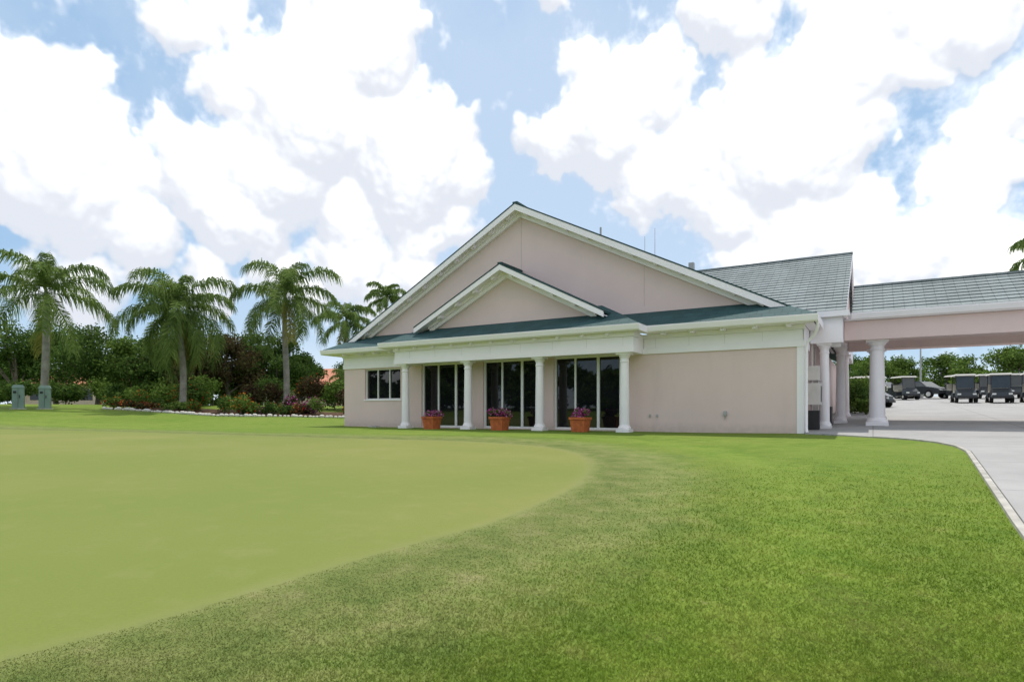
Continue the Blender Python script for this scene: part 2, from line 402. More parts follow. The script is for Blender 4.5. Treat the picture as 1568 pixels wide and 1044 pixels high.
jt=MB();jt.box(-13.315,-13.30,22.944,22.949,7.0,9.3);jt.box(-7.725,-7.71,22.944,22.949,4.9,6.6)
jt.obj('control_joints',[M_joint],club)
rk=MB()
def rake(apx,apz,ex,k,yf,yw,ft=.26):
    s=1 if ex>apx else -1
    def band(y0,y1,t0,t1,m=0,e=0):
        exx=ex-s*e;ezz=apz-abs(exx-apx)*k
        rk.prismY([(apx,apz-t0),(exx,ezz-t0),(exx,ezz-t1),(apx,apz-t1)],y0,y1,m)
    band(yf-.035,yf+.02,-.01,.045,1)
    band(yf-.02,yf+.05,.05,.05+ft)
    band(yf+.05,yw-.005,.17,.21,0)
    band(yw-.16,yw-.004,.212,.50,0,.5)
    band(yw-.26,yw-.162,.212,.34,0,.5)
    L=abs(ex-apx);x=.45
    while x<L-.6:
        cx=apx+s*x;cz=apz-x*k
        rk.prismY([(cx-s*.07,cz+.07*k-.213),(cx+s*.07,cz-.07*k-.213),(cx+s*.07,cz-.07*k-.36),(cx-s*.07,cz+.07*k-.36)],yf+.12,yw-.262,0)
        x+=.95
rake(RX,RZ,xr_+.05,kr,yr,22.95);rake(RX,RZ,xl_-.05,kl,yr,22.95)
rake(ax_,az_,ax_+hw,k2,ys_,21.85,.22);rake(ax_,az_,ax_-hw,k2,ys_,21.85,.22)
rk.obj('gable_rakes',[M_white,M_teal],club)
def column(mb,cx,cy,z0,z1,r0):
    p=r0*1.38
    mb.box(cx-p,cx+p,cy-p,cy+p,z0-.3,z0+.09)
    mb.box(cx-p,cx+p,cy-p,cy+p,z1-.07,z1)
    hgt=z1-z0
    prof=[(r0*1.30,z0+.09),(r0*1.34,z0+.13),(r0*1.28,z0+.17),(r0*1.15,z0+.19),(r0*1.12,z0+.22),(r0*1.02,z0+.25)]
    for i in range(1,9):
        q=i/8;prof.append((r0*(1-.14*q**1.6),z0+.25+(hgt-.62)*q))
    prof+=[(r0*.97,z1-.34),(r0*.97,z1-.31),(r0*.88,z1-.29),(r0*.88,z1-.20),(r0*1.0,z1-.17),(r0*1.20,z1-.10),(r0*1.23,z1-.07)]
    mb.lathe(cx,cy,prof,48)
for i,cx in enumerate((-18.5,-14.98,-11.47,-7.9)):
    m=MB();column(m,cx,21.25,0.02,2.93,.18);o=m.obj('column_%d'%(i+1),[M_white2],club)
s=MB()
s.box(-1.94,-.92,24.05,24.45,3.35,4.16);s.box(-1.94,-.87,24.0,24.44,4.165,4.30);s.box(-1.93,-.90,24.02,24.46,3.2,3.345)
s.box(-1.32,-.93,24.47,37.5,3.35,4.16);s.box(-1.3,-.87,24.47,37.5,4.165,4.28)
s.box(-1.95,-1.33,24.47,37.5,3.95,4.0)
s.box(-1.7,-.72,23.86,23.94,4.10,4.30);s.box(-.78,-.70,23.95,38,4.12,4.30)
s.box(-1.30,-.99,24.6,24.75,3.1,3.345)
s.obj('wing_entablature',[M_white],club)
for i,(cx,cy) in enumerate(((-1.5,24.35),(-1.12,27.6),(-1.1,31.5))):
    m=MB();column(m,cx,cy,float(H(cx,cy))+.03,3.2 if i==0 else 3.35,.17);m.obj('side_column_%d'%(i+1),[M_white2],club)
ds=MB();ds.tube([(-1.52,21.62,3.68),(-1.52,21.65,3.5),(-1.62,21.9,3.3),(-1.86,22.06,3.05),(-1.89,22.08,2.85),(-1.89,22.08,.2),(-1.86,21.98,.06)],[.045]*7,10)
ds.obj('downspout',[M_white],club,smooth=True)
def course_roof(mb,x0,x1,ye,ze,yr_,zr_,n,m=0,lip=.035):
    dy=(yr_-ye)/n;dz=(zr_-ze)/n
    for i in range(n):
        ya=ye+i*dy;za=ze+i*dz;yb=ya+dy;zb=za+dz
        mb.prismX([(ya,za+lip),(yb+dy*.08,zb+.003),(yb+dy*.08,zb-.07),(ya,za-.045)],x0,x1,m)
q=MB()
course_roof(q,-9.5,-.8,23.95,4.30,31.1,7.86,22)
course_roof(q,-9.5,-.8,38.25,4.30,31.1,7.86,22)
q.box(-9.5,-.78,31.0,31.2,7.84,7.93)
q.obj('grey_wing_roof',[M_grey],club)
q=MB();q.prismX([(24.6,4.3),(37.6,4.3),(31.1,7.72)],-1.2,-1.0)
q.obj('wing_gable_wall',[M_gable],club)
q=MB()
for sgn in (-1,1):
    ye=31.1+sgn*7.15
    q.prismX([(31.1,7.84),(ye,4.28),(ye,4.05),(31.1,7.58)],-.86,-.79)
q.obj('wing_barge_boards',[M_white],club)
v=MB()
def slope_z(x): return RZ-(x-RX)*kr
v.tube([(-10.2,24.5,slope_z(-10.2)),(-10.2,24.5,slope_z(-10.2)+.55)],[.045,.045],8)
v.box(-6.32,-6.12,24.2,24.4,slope_z(-6.2)-.1,slope_z(-6.2)+.45)
v.tube([(-8.55,25.5,6),(-8.55,25.5,8.4)],[.014,.010],6);v.tube([(-8.1,25.5,6),(-8.1,25.5,8.7)],[.016,.010],6)
v.obj('roof_vents_and_antennas',[M_metal],club)
v=MB();v.box(-4.55,-4.43,YF-.06,YF-.002,.62,.78);v.tube([(-4.49,YF-.03,.62),(-4.49,YF-.03,.5)],[.02,.02],6)
v.box(-7.25,-7.18,YF-.04,YF-.002,.55,.66);v.box(-6.98,-6.91,YF-.04,YF-.002,.55,.66)
v.obj('wall_spigot_and_outlets',[M_metal],club)
v=MB()
v.box(-1.998,-1.72,24.6,25.4,1.5,2.4);v.box(-1.998,-1.78,25.6,26.4,.9,1.9);v.box(-1.998,-1.75,24.9,25.5,.5,1.3);v.box(-1.998,-1.8,26.6,27.3,1.3,2.5);v.box(-1.998,-1.55,23.2,23.9,1.0,1.75);v.box(-1.998,-1.6,23.3,23.8,1.85,2.35)
v.tube([(-1.9,24.3,.1),(-1.9,24.3,3.2)],[.04,.04],8);v.tube([(-1.88,25.5,.1),(-1.88,25.5,3.2)],[.03,.03],8)
v.obj('electrical_panels',[M_panel],club)
v=MB();v.box(-1.96,-1.35,25.7,26.5,.15,.95);v.box(-1.99,-1.6,23.4,23.75,.1,.8);v.box(-1.56,-1.545,23.3,23.8,1.1,1.65);v.obj('air_conditioner_cabinet',[M_dark],club)
v=MB();v.hexa([(-21.2,21.6,-.02),(-20.7,21.6,-.02),(-20.7,21.95,-.02),(-21.2,21.95,-.02)],[(-21.15,21.65,.07),(-20.75,21.65,.07),(-20.75,21.9,.07),(-21.15,21.9,.07)]);v.obj('splash_block',[M_kerb],club)

# ------------------------------------------------------------------ covered walkway
walk=empty('covered_walkway')
q=MB();course_roof(q,-.66,22,25.2,4.34,27.9,5.75,9);course_roof(q,-.66,22,30.6,4.34,27.9,5.75,9);q.box(-.66,22,27.8,28.0,5.73,5.81);q.obj('roof',[M_grey],walk)
q=MB();q.box(-.915,22,25.42,26.3,3.38,4.08);q.box(-.915,22,29.5,30.38,3.38,4.08);q.obj('beams',[M_wall],walk)
q=MB();q.prismX([(25.22,4.10),(25.16,4.14),(25.10,4.30),(25.10,4.345),(25.14,4.345),(25.22,4.31)],-.68,22);q.box(-.91,22,25.23,30.55,4.09,4.13);q.box(-.66,22,30.56,30.64,4.1,4.33);q.obj('fascia_and_soffit',[M_white],walk)
for i,(cx,cy) in enumerate(((.13,26.0),(.13,29.8),(6.4,26.0),(6.4,29.8),(12.7,26),(12.7,29.8),(19,26),(19,29.8))):
    m=MB();column(m,cx,cy,float(H(cx,cy))+.06,3.38,.26);m.obj('column_%d'%(i+1),[M_white2],walk)

# ------------------------------------------------------------------ foliage
def foliage(name,stops,scale=.8,trans=.25):
    n=N(name);c=n.coord()
    f=n.noise(c,scale,2,.6);r_=n.n('Attribute',attribute_name='rnd').outputs['Fac']
    x=n.math('ADD',n.math('MULTIPLY',f,.6),n.math('MULTIPLY',r_,.4))
    col=n.ramp(x,stops)
    d=n.n('BsdfDiffuse');n.l(col,d.inputs[0])
    tr=n.n('BsdfTranslucent');n.l(col,tr.inputs[0])
    mx=n.n('MixShader');mx.inputs[0].default_value=trans;n.l(d.outputs[0],mx.inputs[1]);n.l(tr.outputs[0],mx.inputs[2]);n.l(mx.outputs[0],n.out.inputs[0]);return n.m
M_leaf=foliage('oak_foliage',[(.25,(.032,.066,.016)),(.5,(.072,.126,.030)),(.75,(.135,.20,.052))],.5)
M_leafL=foliage('light_foliage',[(.25,(.06,.11,.02)),(.5,(.12,.19,.04)),(.75,(.20,.28,.07))])
M_leafR=foliage('red_foliage',[(.25,(.05,.03,.022)),(.5,(.085,.06,.032)),(.7,(.10,.11,.04))])
M_palm=foliage('palm_foliage',[(.25,(.09,.14,.04)),(.5,(.17,.25,.07)),(.75,(.28,.35,.11))],.6,.45)
M_palmdead=foliage('palm_dead_frond',[(.25,(.20,.20,.05)),(.5,(.32,.30,.08)),(.75,(.40,.36,.12))],.6,.3)
M_flower=foliage('flower_petals',[(.3,(.30,.02,.14)),(.5,(.45,.06,.30)),(.7,(.65,.35,.5))],9,.2)
M_redflower=foliage('red_flowers',[(.3,(.4,.02,.02)),(.5,(.5,.08,.03)),(.7,(.7,.35,.05))],2,.2)
M_bark=simple('bark',(.16,.135,.11),.9,.1,.3,2,.03,8)
M_pbark=simple('palm_bark',(.28,.26,.23),.9,.1,.25,3,.01,20)
M_shaft=simple('palm_crownshaft',(.14,.19,.07),.6,.3,.2,2)

def leaves(centers,radii,n,size,flat=.75,shell=.45,r=rng):
    centers=np.asarray(centers,float);radii=np.asarray(radii,float)
    pr=radii**2/np.sum(radii**2);bi=r.choice(len(radii),n,p=pr)
    d=r.normal(size=(n,3));d/=np.linalg.norm(d,axis=1)[:,None]
    rad=r.random(n)**shell
    rag=1+.22*np.sin(d[:,0]*7+bi)*np.cos(d[:,1]*6+2*bi)
    P=centers[bi]+d*(rad*radii[bi]*rag)[:,None]*np.array([1,1,flat])
    a=r.normal(size=(n,3));a+=d*.6;a/=np.linalg.norm(a,axis=1)[:,None]
    u=np.cross(a,r.normal(size=(n,3)));u/=np.linalg.norm(u,axis=1)[:,None];v=np.cross(a,u)
    s=(size*r.uniform(.6,1.4,n))[:,None]
    V=np.stack([P-u*s,P-v*s*.6,P+u*s,P+v*s*.6],1).reshape(-1,3)
    return V,np.arange(4*n).reshape(-1,4)
def tree_parts(height,spread,nleaf,size,seed,trunkf=.35,blobs=22,r0=.2):
    r=np.random.default_rng(seed);mb=MB();cen=[];rad=[]
    th=height*trunkf
    mb.tube([(0,0,-.4),(.05,0,th*.5),(0,.08,th),(.1,0,height*.6)],[r0*1.4,r0,r0*.8,r0*.35],8)
    for i in range(blobs):
        a=r.uniform(0,2*np.pi);q=r.random();zz=th+ (height-th)*(.12+.76*q)
        prof=math.sin(math.pi*min(1,.25+.70*q))**.7
        d=spread*prof*r.uniform(.25,1.0)*.8
        c=(d*math.cos(a),d*math.sin(a),zz);cen.append(c);rad.append(spread*r.uniform(.22,.42))
        if i<8: mb.tube([(0,0,th*.8),(c[0]*.45,c[1]*.45,th+(zz-th)*.5),c],[r0*.5,r0*.3,r0*.08],6)
    V,F=leaves(cen,rad,nleaf,size,r=r)
    return mb.p,V,F
def join_tree(name,mats,trunk,V,F,loc,rz=0,seed=0):
    r=np.random.default_rng(seed)
    nt=sum(len(p[0]) for p in trunk)
    at=np.concatenate([np.full(nt,.5),np.repeat(r.random(len(F)),4)])
    return build(name,list(trunk)+[(V,F,1)],mats,attrs={'rnd':at},loc=loc,rz=rz)
def place_tree(name,leafmat,b,dist,hgt,spr,nleaf,size,seed,**k):
    x,y=polar(b,dist);t,V,F=tree_parts(hgt,spr,nleaf,size,seed,**k)
    return join_tree(name,[M_bark,leafmat],t,V,F,(x,y,float(H(x,y))),seed*1.3,seed)
L=[(-39.5,74,8.2,4.6,M_leaf),(-37.2,78,8.2,4.8,M_leaf),(-34.6,70,7.6,4.6,M_leaf),(-32.6,66,6.0,4.0,M_leafL),(-31.0,60,5.8,3.6,M_leaf),
   (-28.8,60,6.0,4.2,M_leafR),(-27.0,62,6.6,4.2,M_leaf),(-25.3,60,6.5,4.0,M_leafR),(-23.2,64,7.6,3.8,M_leaf),(-21.3,62,7.0,3.6,M_leaf),(-19.6,66,5.4,3.2,M_leaf),(-14.6,75,6.0,3.5,M_leaf)]
for i,(b_,d_,h_,s_,m_) in enumerate(L):
    place_tree('plum_tree' if m_ is M_leafR else 'oak_tree',m_,b_,d_,h_,s_,9000,.125,100+i,trunkf=.2)
Rr=[(29.2,95,9.5,4.5,M_leaf),(31.0,85,7.2,3.8,M_leafL),(33.0,88,6.6,3.6,M_leafL),(35.6,92,7.6,3.8,M_leafL),(37.6,86,7.0,3.6,M_leafL),(39.8,80,6.8,3.6,M_leafL),(42.5,84,6.5,3.5,M_leaf),(30.4,60,3.2,2.2,M_leaf)]
for i,(b_,d_,h_,s_,m_) in enumerate(Rr):
    place_tree('oak_tree',m_,b_,d_,h_*.76,s_*.88,7000,.13,140+i,trunkf=.18)
base=[tree_parts(10,5.5,1100,.5,300+i,trunkf=.12,blobs=16) for i in range(4)]
P=[];AT=[]
k=0
for b_ in np.arange(-180,180,3.0):
    for ring in (0,1):
        if abs(b_)>62 and ring==1: continue
        dd=(105 if abs(b_)<60 else 52)+ring*16+rng.uniform(-5,5);bb=b_+ring*1.5+rng.uniform(-.6,.6)  # nearer ring stays out of view, added to darken the window reflections
        x,y=polar(bb,dd);sc=rng.uniform(.7,1.0)*(.48 if 24<b_<60 else 1);t,V,F=base[k%4];k+=1
        a=rng.uniform(0,6.28);ca,sa=math.cos(a),math.sin(a);RM=np.array([[ca,-sa,0],[sa,ca,0],[0,0,1]])
        V2=(V@RM.T)*sc+np.array([x,y,float(H(x,y))-1.0]);P.append((V2,F,0));AT.append(np.repeat(rng.random(len(F)),4))
build('distant_and_unseen_trees',P,[M_leaf],attrs={'rnd':np.concatenate(AT)})

def palm(name,x,y,trunk_h,flen,nfr,seed,lean=(0,0),dead=2,r0=.2,lw=.06,up=82,low=-30):
    r=np.random.default_rng(seed);mb=MB();z0=float(H(x,y))
    path=[];rd=[]
    for i in range(13):
        q=i/12;path.append((lean[0]*q*q+.12*math.sin(q*5+seed),lean[1]*q*q,-.3+trunk_h*q));rd.append(r0*(1.5-.5*min(1,q*5)+.25*math.sin(q*3.1)-.28*q+(.03 if i%2 else 0)))
    mb.tube(path,rd,12,0)
    top=Vector(path[-1]);mb.tube([top-Vector((0,0,.1)),top+Vector((0,0,.5)),top+Vector((0,0,1.1))],[r0*.85,r0*.8,r0*.3],10,1)
    V=[[],[]];F=[[],[]]
    org=np.array(top)+np.array([0,0,.75])
    def frond(az,e0,L,drop,k,twist):
        n=40;p=np.array(org);ps=[p.copy()];dirs=[]
        for i in range(n):
            q=i/n;e=R(e0-drop*q**1.5);aa=az+twist*q
            d=np.array([math.cos(e)*math.cos(aa),math.cos(e)*math.sin(aa),math.sin(e)]);dirs.append(d);p=p+d*L/n;ps.append(p.copy())
        vv=V[k];ff=F[k]
        for i in range(n):
            w=.035*(1-i/n)+.008
            side=np.cross(dirs[i],[0,0,1]);side/=np.linalg.norm(side)+1e-6
            b=len(vv);vv+= [ps[i]-side*w,ps[i]+side*w,ps[i+1]+side*w*.95,ps[i+1]-side*w*.95];ff.append((b,b+1,b+2,b+3))
        for i in range(4,n):
            q=i/n;ln=L*.25*math.sin(math.pi*min(1,.16+.74*q))**.6*r.uniform(.85,1.15)
            side=np.cross(dirs[i],[0,0,1]);side/=np.linalg.norm(side)+1e-6;upv=np.cross(side,dirs[i])
            for sg in (-1,1):
                for rep in range(3):
                    dr=side*sg*r.uniform(.45,1.0)+dirs[i]*r.uniform(.3,.9)+upv*r.uniform(-.3,.6)
                    dr/=np.linalg.norm(dr)
                    a=ps[i]+dirs[i]*L/n*r.random();m1=a+dr*ln*.45+np.array([0,0,-.10*ln]);d2=dr*.45+np.array([0,0,-.95]);e_=m1+d2*ln*.6
                    w=lw*r.uniform(.7,1.2);wd=dirs[i]*w
                    b=len(vv);vv+=[a-wd*.5,a+wd*.5,m1+wd*.6,m1-wd*.6,e_+wd*.12,e_-wd*.12];ff+=[(b,b+1,b+2,b+3),(b+3,b+2,b+4,b+5)]
    for i in range(nfr):
        q=(i+.5)/nfr;az=i*2.39996+r.uniform(-.25,.25)
        e0=up-(up-low)*q**1.15+r.uniform(-6,6);frond(az,e0,flen*r.uniform(.88,1.08)*(.8 if q<.08 else 1),125-50*q+r.uniform(-10,14),0,r.uniform(-.45,.45))
    for i in range(dead):
        frond(r.uniform(0,6.28),-50+r.uniform(-15,5),flen*.85,34,1,0)
    parts=list(mb.p)
    at=[np.full(sum(len(p[0]) for p in parts),.5)]
    for k in (0,1):
        if V[k]:
            parts.append((np.array(V[k]),np.array(F[k]),2+k));at.append(np.repeat(r.random(len(V[k])//2+1),2)[:len(V[k])])
    return build(name,parts,[M_pbark,M_shaft,M_palm,M_palmdead],attrs={'rnd':np.concatenate(at)},loc=(x,y,z0))
palm('queen_palm',-48.4,18.7,7.4,5.0,15,11,lean=(-.3,.2),dead=1,low=-20,up=86)
palm('queen_palm',-42.3,24.7,6.8,4.9,26,12,lean=(-.4,.0),dead=4,low=-60)
palm('queen_palm',-39.3,31.1,8.3,5.0,18,13,dead=1,low=-40)
palm('queen_palm',-45.1,42.9,8.0,3.7,14,14,dead=1)
palm('queen_palm',-45.9,49.4,11.4,3.2,13,15,dead=0,low=-20)
palm('queen_palm',-37.6,35.8,1.9,1.7,11,16,dead=0,r0=.12,lw=.03)
palm('queen_palm',13.2,65,5.2,3.2,14,17,dead=1)
palm('queen_palm',9.6,46,8.1,3.0,16,18,dead=1)

bed=np.array([(-45.5,21.0),(-43.6,21.8),(-40.5,22.3),(-35.9,23.1),(-34,24.8),(-32.8,26.1),(-29.3,27.9),(-26,29.5),(-27,33),(-34,31),(-40,27.5),(-46,24.5)])
M_mulch=simple('mulch',(.09,.055,.035),.95,.1,.3,8,.03,30)
m=MB();m.slab([(x,y,float(H(x,y))+.05) for x,y in bed],.2);m.obj('mulch_bed',[M_mulch])
rr=np.random.default_rng(5)
M_stone=simple('pale_stone',(.60,.57,.52),.9,.1,.15,3,.01)
edge=bed[:8]
mb=MB()
for i in range(len(edge)-1):
    a,b2=edge[i],edge[i+1];n_=int(np.linalg.norm(b2-a)/.28)
    for j in range(n_):
        p=a+(b2-a)*(j+rr.random()*.5)/n_;s0=rr.uniform(.08,.16);z=float(H(*p))
        mb.lathe(p[0],p[1],[(s0*.8,z-.05),(s0*1.2,z+.05),(s0*1.0,z+s0*.9),(s0*.45,z+s0*1.25)],7)
mb.obj('stone_edging',[M_stone])
def shrub(name,mat,x,y,w_,h_,n_,size,seed,fl=None,nf=0):
    r=np.random.default_rng(seed);cen=[(r.uniform(-.6,.6)*w_,r.uniform(-.6,.6)*w_,h_*r.uniform(.35,.7)) for _ in range(7)];rad=[w_*r.uniform(.3,.5) for _ in cen]
    V,F=leaves(cen,rad,n_,size,flat=h_/w_*.8,r=r);mb=MB();mb.tube([(0,0,-.1),(0,0,h_*.5)],[.05,.03],6)
    parts=list(mb.p)+[(V,F,1)];at=[np.full(sum(len(p[0]) for p in mb.p),.5),np.repeat(r.random(len(F)),4)]
    if nf:
        V,F=leaves(cen,[q*1.1 for q in rad],nf,size*.8,flat=h_/w_*.9,shell=.15,r=r);parts.append((V,F,2));at.append(np.repeat(r.random(len(F)),4))
    return build(name,parts,[M_bark,mat,fl or M_flower],attrs={'rnd':np.concatenate(at)},loc=(x,y,float(H(x,y))))
for i in range(34):
    q=rr.random()*6.6;j=int(q);a=edge[min(j,6)];b2=edge[min(j+1,7)];p=a+(b2-a)*(q-j)+np.array([-.25,1])*rr.uniform(.6,3.2)
    mt=[M_leaf,M_leafL,M_leafL,M_leafR][i%4];shrub('flowering_shrub',mt,p[0],p[1],rr.uniform(.5,1.1),rr.uniform(.5,1.5),700,.07,400+i,M_redflower if i%3 else M_flower,110 if i%2 else 0)
for i,(x,y,w_,h_) in enumerate([(-38.5,33.0,2.0,2.8),(-36.5,33.5,1.8,2.4),(-41,30,1.8,2.2),(-45,27,2.0,2.0),(-48,26,2,1.8),(-34,33,1.5,1.8),(-44,33,2.2,2.8),(-47,30,2.2,2.6),(-31,34,1.4,1.4)]):
    shrub('hedge_shrub',[M_leaf,M_leafL,M_leafR][i%3] if i!=0 else M_leafR,x,y,w_,h_,2600,.10,500+i,M_redflower,120 if i in (0,3,5) else 0)
for i,(x,y,w_,h_) in enumerate([(-.5,36,1.0,1.6),(-.9,38.5,1.2,2.2),(-.3,34.3,.6,.8)]): shrub('hedge_shrub',M_leafL if i else M_leaf,x,y,w_,h_,1500,.08,540+i)
for i,(x,y) in enumerate([(15,55),(11.5,52),(13,50)]): shrub('hedge_shrub',M_leaf,x,y,1.5,2.0,2000,.09,560+i)
for i,(b_,d_) in enumerate([(-40,62),(-38.2,66),(-36.6,64),(-33.4,62),(-32,58),(-30.5,57)]):
    x,y=polar(b_,d_);shrub('hedge_shrub',[M_leaf,M_leafL][i%2],x,y,2.2,1.9+.5*(i%2),2600,.11,600+i)

M_cab=simple('cabinet_green',(.19,.27,.23),.6,.4,.1)
def cabinet(x,y,rz):
    m=MB()
    m.hexa([(-.31,-.26,-.1),(.31,-.26,-.1),(.31,.26,-.1),(-.31,.26,-.1)],[(-.30,-.25,1.35),(.30,-.25,1.35),(.30,.25,1.35),(-.30,.25,1.35)])
    m.hexa([(-.33,-.28,1.35),(.33,-.28,1.35),(.33,.28,1.35),(-.33,.28,1.35)],[(-.24,-.2,1.55),(.24,-.2,1.55),(.24,.2,1.55),(-.24,.2,1.55)])
    m.box(-.006,.006,-.275,-.262,.1,1.3,1);m.box(.06,.10,-.29,-.262,.7,.9,1);m.box(-.24,-.08,-.272,-.258,1.0,1.15,1)
    m.box(-.42,.42,-.36,.36,-.15,.04,2)
    return m.obj('utility_cabinet',[M_cab,M_dark,M_kerb],loc=(x,y,float(H(x,y))),rz=rz)
cabinet(-46.8,18.1,R(62));cabinet(-47.2,16.8,R(66))

for i,x in enumerate((-16.54,-13.03,-9.45)):
    e=empty('flower_planter',(x,20.72,float(H(x,20.7))+.0))
    m=MB();a,bq=.25,.33
    m.hexa([(-a,-a,0),(a,-a,0),(a,a,0),(-a,a,0)],[(-bq+.03,-bq+.03,.46),(bq-.03,-bq+.03,.46),(bq-.03,bq-.03,.46),(-bq+.03,bq-.03,.46)])
    m.box(-bq,bq,-bq,bq,.461,.55);m.obj('terracotta_pot',[M_pot],e)
    r=np.random.default_rng(60+i);cen=[(r.uniform(-.26,.26),r.uniform(-.2,.2),r.uniform(.55,.78)) for _ in range(8)]
    V,F=leaves(cen,[.14]*8,900,.035,r=r);V2,F2_=leaves(cen,[.19]*8,650,.036,shell=.15,r=r)
    build('flowers',[(V,F,0),(V2,F2_,1)],[M_leafL,M_flower],e,attrs={'rnd':np.concatenate([np.repeat(r.random(len(F)),4),np.repeat(r.random(len(F2_)),4)])})

# ------------------------------------------------------------------ golf carts
M_cart=simple('cart_paint',(.05,.055,.06),.25,.5,.05);M_cartw=simple('cart_roof',(.55,.53,.48),.4,.4,.05);M_tyre=simple('tyre',(.02,.02,.02),.9,.2);M_seat=simple('seat_vinyl',(.5,.46,.38),.6,.3)
M_lamp=simple('headlight_lens',(.75,.75,.72),.2,.6);M_ws=simple('windscreen',(.06,.07,.075),.08,.5)
def cart_mesh():
    m=MB()
    m.hexa([(-.55,-.7,.28),(.55,-.7,.28),(.55,1.05,.28),(-.55,1.05,.28)],[(-.55,-.7,.36),(.55,-.7,.36),(.55,1.05,.36),(-.55,1.05,.36)],0)
    m.hexa([(-.56,-1.18,.30),(.56,-1.18,.30),(.60,-.62,.30),(-.60,-.62,.30)],[(-.44,-1.12,.66),(.44,-1.12,.66),(.52,-.60,.93),(-.52,-.60,.93)],0)
    m.hexa([(-.58,.15,.36),(.58,.15,.36),(.58,1.12,.36),(-.58,1.12,.36)],[(-.55,.2,.66),(.55,.2,.66),(.52,1.05,.72),(-.52,1.05,.72)],0)
    m.hexa([(-.50,.1,.66),(.50,.1,.66),(.50,.62,.66),(-.50,.62,.66)],[(-.5,.08,.80),(.5,.08,.80),(.5,.60,.80),(-.5,.60,.80)],3)
    m.hexa([(-.5,.60,.80),(.5,.60,.80),(.5,.70,.80),(-.5,.70,.80)],[(-.48,.68,1.22),(.48,.68,1.22),(.48,.76,1.22),(-.48,.76,1.22)],3)
    m.hexa([(-.60,-.72,1.80),(.60,-.72,1.80),(.60,.98,1.80),(-.60,.98,1.80)],[(-.52,-.62,1.90),(.52,-.62,1.90),(.52,.88,1.90),(-.52,.88,1.90)],1)
    for sx in (-.5,.5):
        m.tube([(sx,-.62,.92),(sx,-.48,1.81)],[.022,.022],6,5);m.tube([(sx,.95,.7),(sx,.80,1.81)],[.022,.022],6,5)
        m.cylX(sx*1.04,-.80,.22,.225,.18,18,2);m.cylX(sx*1.04,.80,.22,.225,.18,18,2)
        m.cylX(sx*1.22,-.80,.22,.11,.02,12,1);m.cylX(sx*1.22,.80,.22,.11,.02,12,1)
        m.hexa([(sx*.82-.1,-1.165,.50),(sx*.82+.1,-1.165,.50),(sx*.82+.1,-1.1,.50),(sx*.82-.1,-1.1,.50)],[(sx*.82-.1,-1.155,.60),(sx*.82+.1,-1.155,.60),(sx*.82+.1,-1.09,.60),(sx*.82-.1,-1.09,.60)],4)
    m.hexa([(-.47,-.605,.95),(.47,-.605,.95),(.47,-.595,.95),(-.47,-.595,.95)],[(-.47,-.49,1.76),(.47,-.49,1.76),(.47,-.48,1.76),(-.47,-.48,1.76)],6)
    m.box(-.5,.5,-1.23,-1.17,.28,.40,5);m.tube([(.25,-.55,.9),(.25,-.2,1.02)],[.02,.02],6,5)
    m.box(-.4,.4,1.06,1.32,.5,.56,5);m.hexa([(-.32,1.08,.56),(-.05,1.08,.56),(-.05,1.3,.56),(-.32,1.3,.56)],[(-.3,1.1,1.35),(-.07,1.1,1.35),(-.07,1.32,1.35),(-.3,1.32,1.35)],0)
    return m.p
cp=cart_mesh()
for i,(x,y,rz) in enumerate([(5.25,50.5,.05),(7.05,49.9,.0),(8.75,49.6,-.05),(10.5,49.4,0),(12.2,49.2,.05),(2.2,58.5,.5),(-.15,43,1.2),(5.9,60,.4),(7.6,60,.1),(9.4,60,.1)]):
    build('golf_cart',cp,[M_cart,M_cartw,M_tyre,M_seat,M_lamp,M_dark,M_ws],loc=(x,y,float(H(x,y))+.035),rz=rz)
def car(x,y,rz,mat):
    m=MB();pr=[(-2.2,.35),(-2.25,.62),(-2.1,.82),(-1.2,.95),(-.55,1.42),(.9,1.46),(1.75,1.02),(2.2,.95),(2.25,.5),(2.2,.33)]
    def ww(z): return .88 if z<.96 else .88-(z-.96)*.42
    Vv=[];n=len(pr)
    for sg in (-1,1):
        for yy,z in pr: Vv.append((sg*ww(z),yy,z))
    m.p.append((Vv,[tuple(range(n))],0));m.p.append((Vv,[tuple(range(2*n-1,n-1,-1))],0));m.p.append((Vv,[(i,i+n,(i+1)%n+n,(i+1)%n) for i in range(n)],0))
    for sx in (-.82,.82):
        for yy in (-1.4,1.35): m.cylX(sx,yy,.33,.33,.2,20,1);m.cylX(sx*1.13,yy,.33,.19,.03,14,3)
        s=1 if sx>0 else -1
        m.hexa([(s*.885,-1.05,.98),(s*.885,1.5,.98),(s*.87,1.5,.98),(s*.87,-1.05,.98)],[(s*.70,-.5,1.38),(s*.70,.95,1.38),(s*.68,.95,1.38),(s*.68,-.5,1.38)],2)
        m.box(sx*.75-.15,sx*.75+.15,-2.262,-2.2,.62,.74,3)
    m.hexa([(-.78,-1.2,.96),(.78,-1.2,.96),(.78,-1.19,.96),(-.78,-1.19,.96)],[(-.66,-.6,1.40),(.66,-.6,1.40),(.66,-.58,1.41),(-.66,-.58,1.41)],2)
    m.box(-.5,.5,-2.27,-2.2,.42,.56,2)
    return m.obj('parked_car',[mat,M_tyre,M_ws,M_lamp],loc=(x,y,float(H(x,y))+.035),rz=rz)
car(3.4,62,.9,M_cart);car(0.6,66,1.0,M_cartw)
m=MB();m.tube([(0,0,-.1),(0,0,3),(0,0,5.6)],[.09,.07,.05],10);m.tube([(0,0,5.5),(.5,0,5.7),(.9,0,5.7)],[.03,.03,.03],6);m.hexa([(.7,-.14,5.62),(1.25,-.12,5.62),(1.25,.12,5.62),(.7,.14,5.62)],[(.75,-.1,5.74),(1.2,-.09,5.74),(1.2,.09,5.74),(.75,.1,5.74)]);m.lathe(0,0,[(.2,-.1),(.2,.35),(.1,.4)],14)
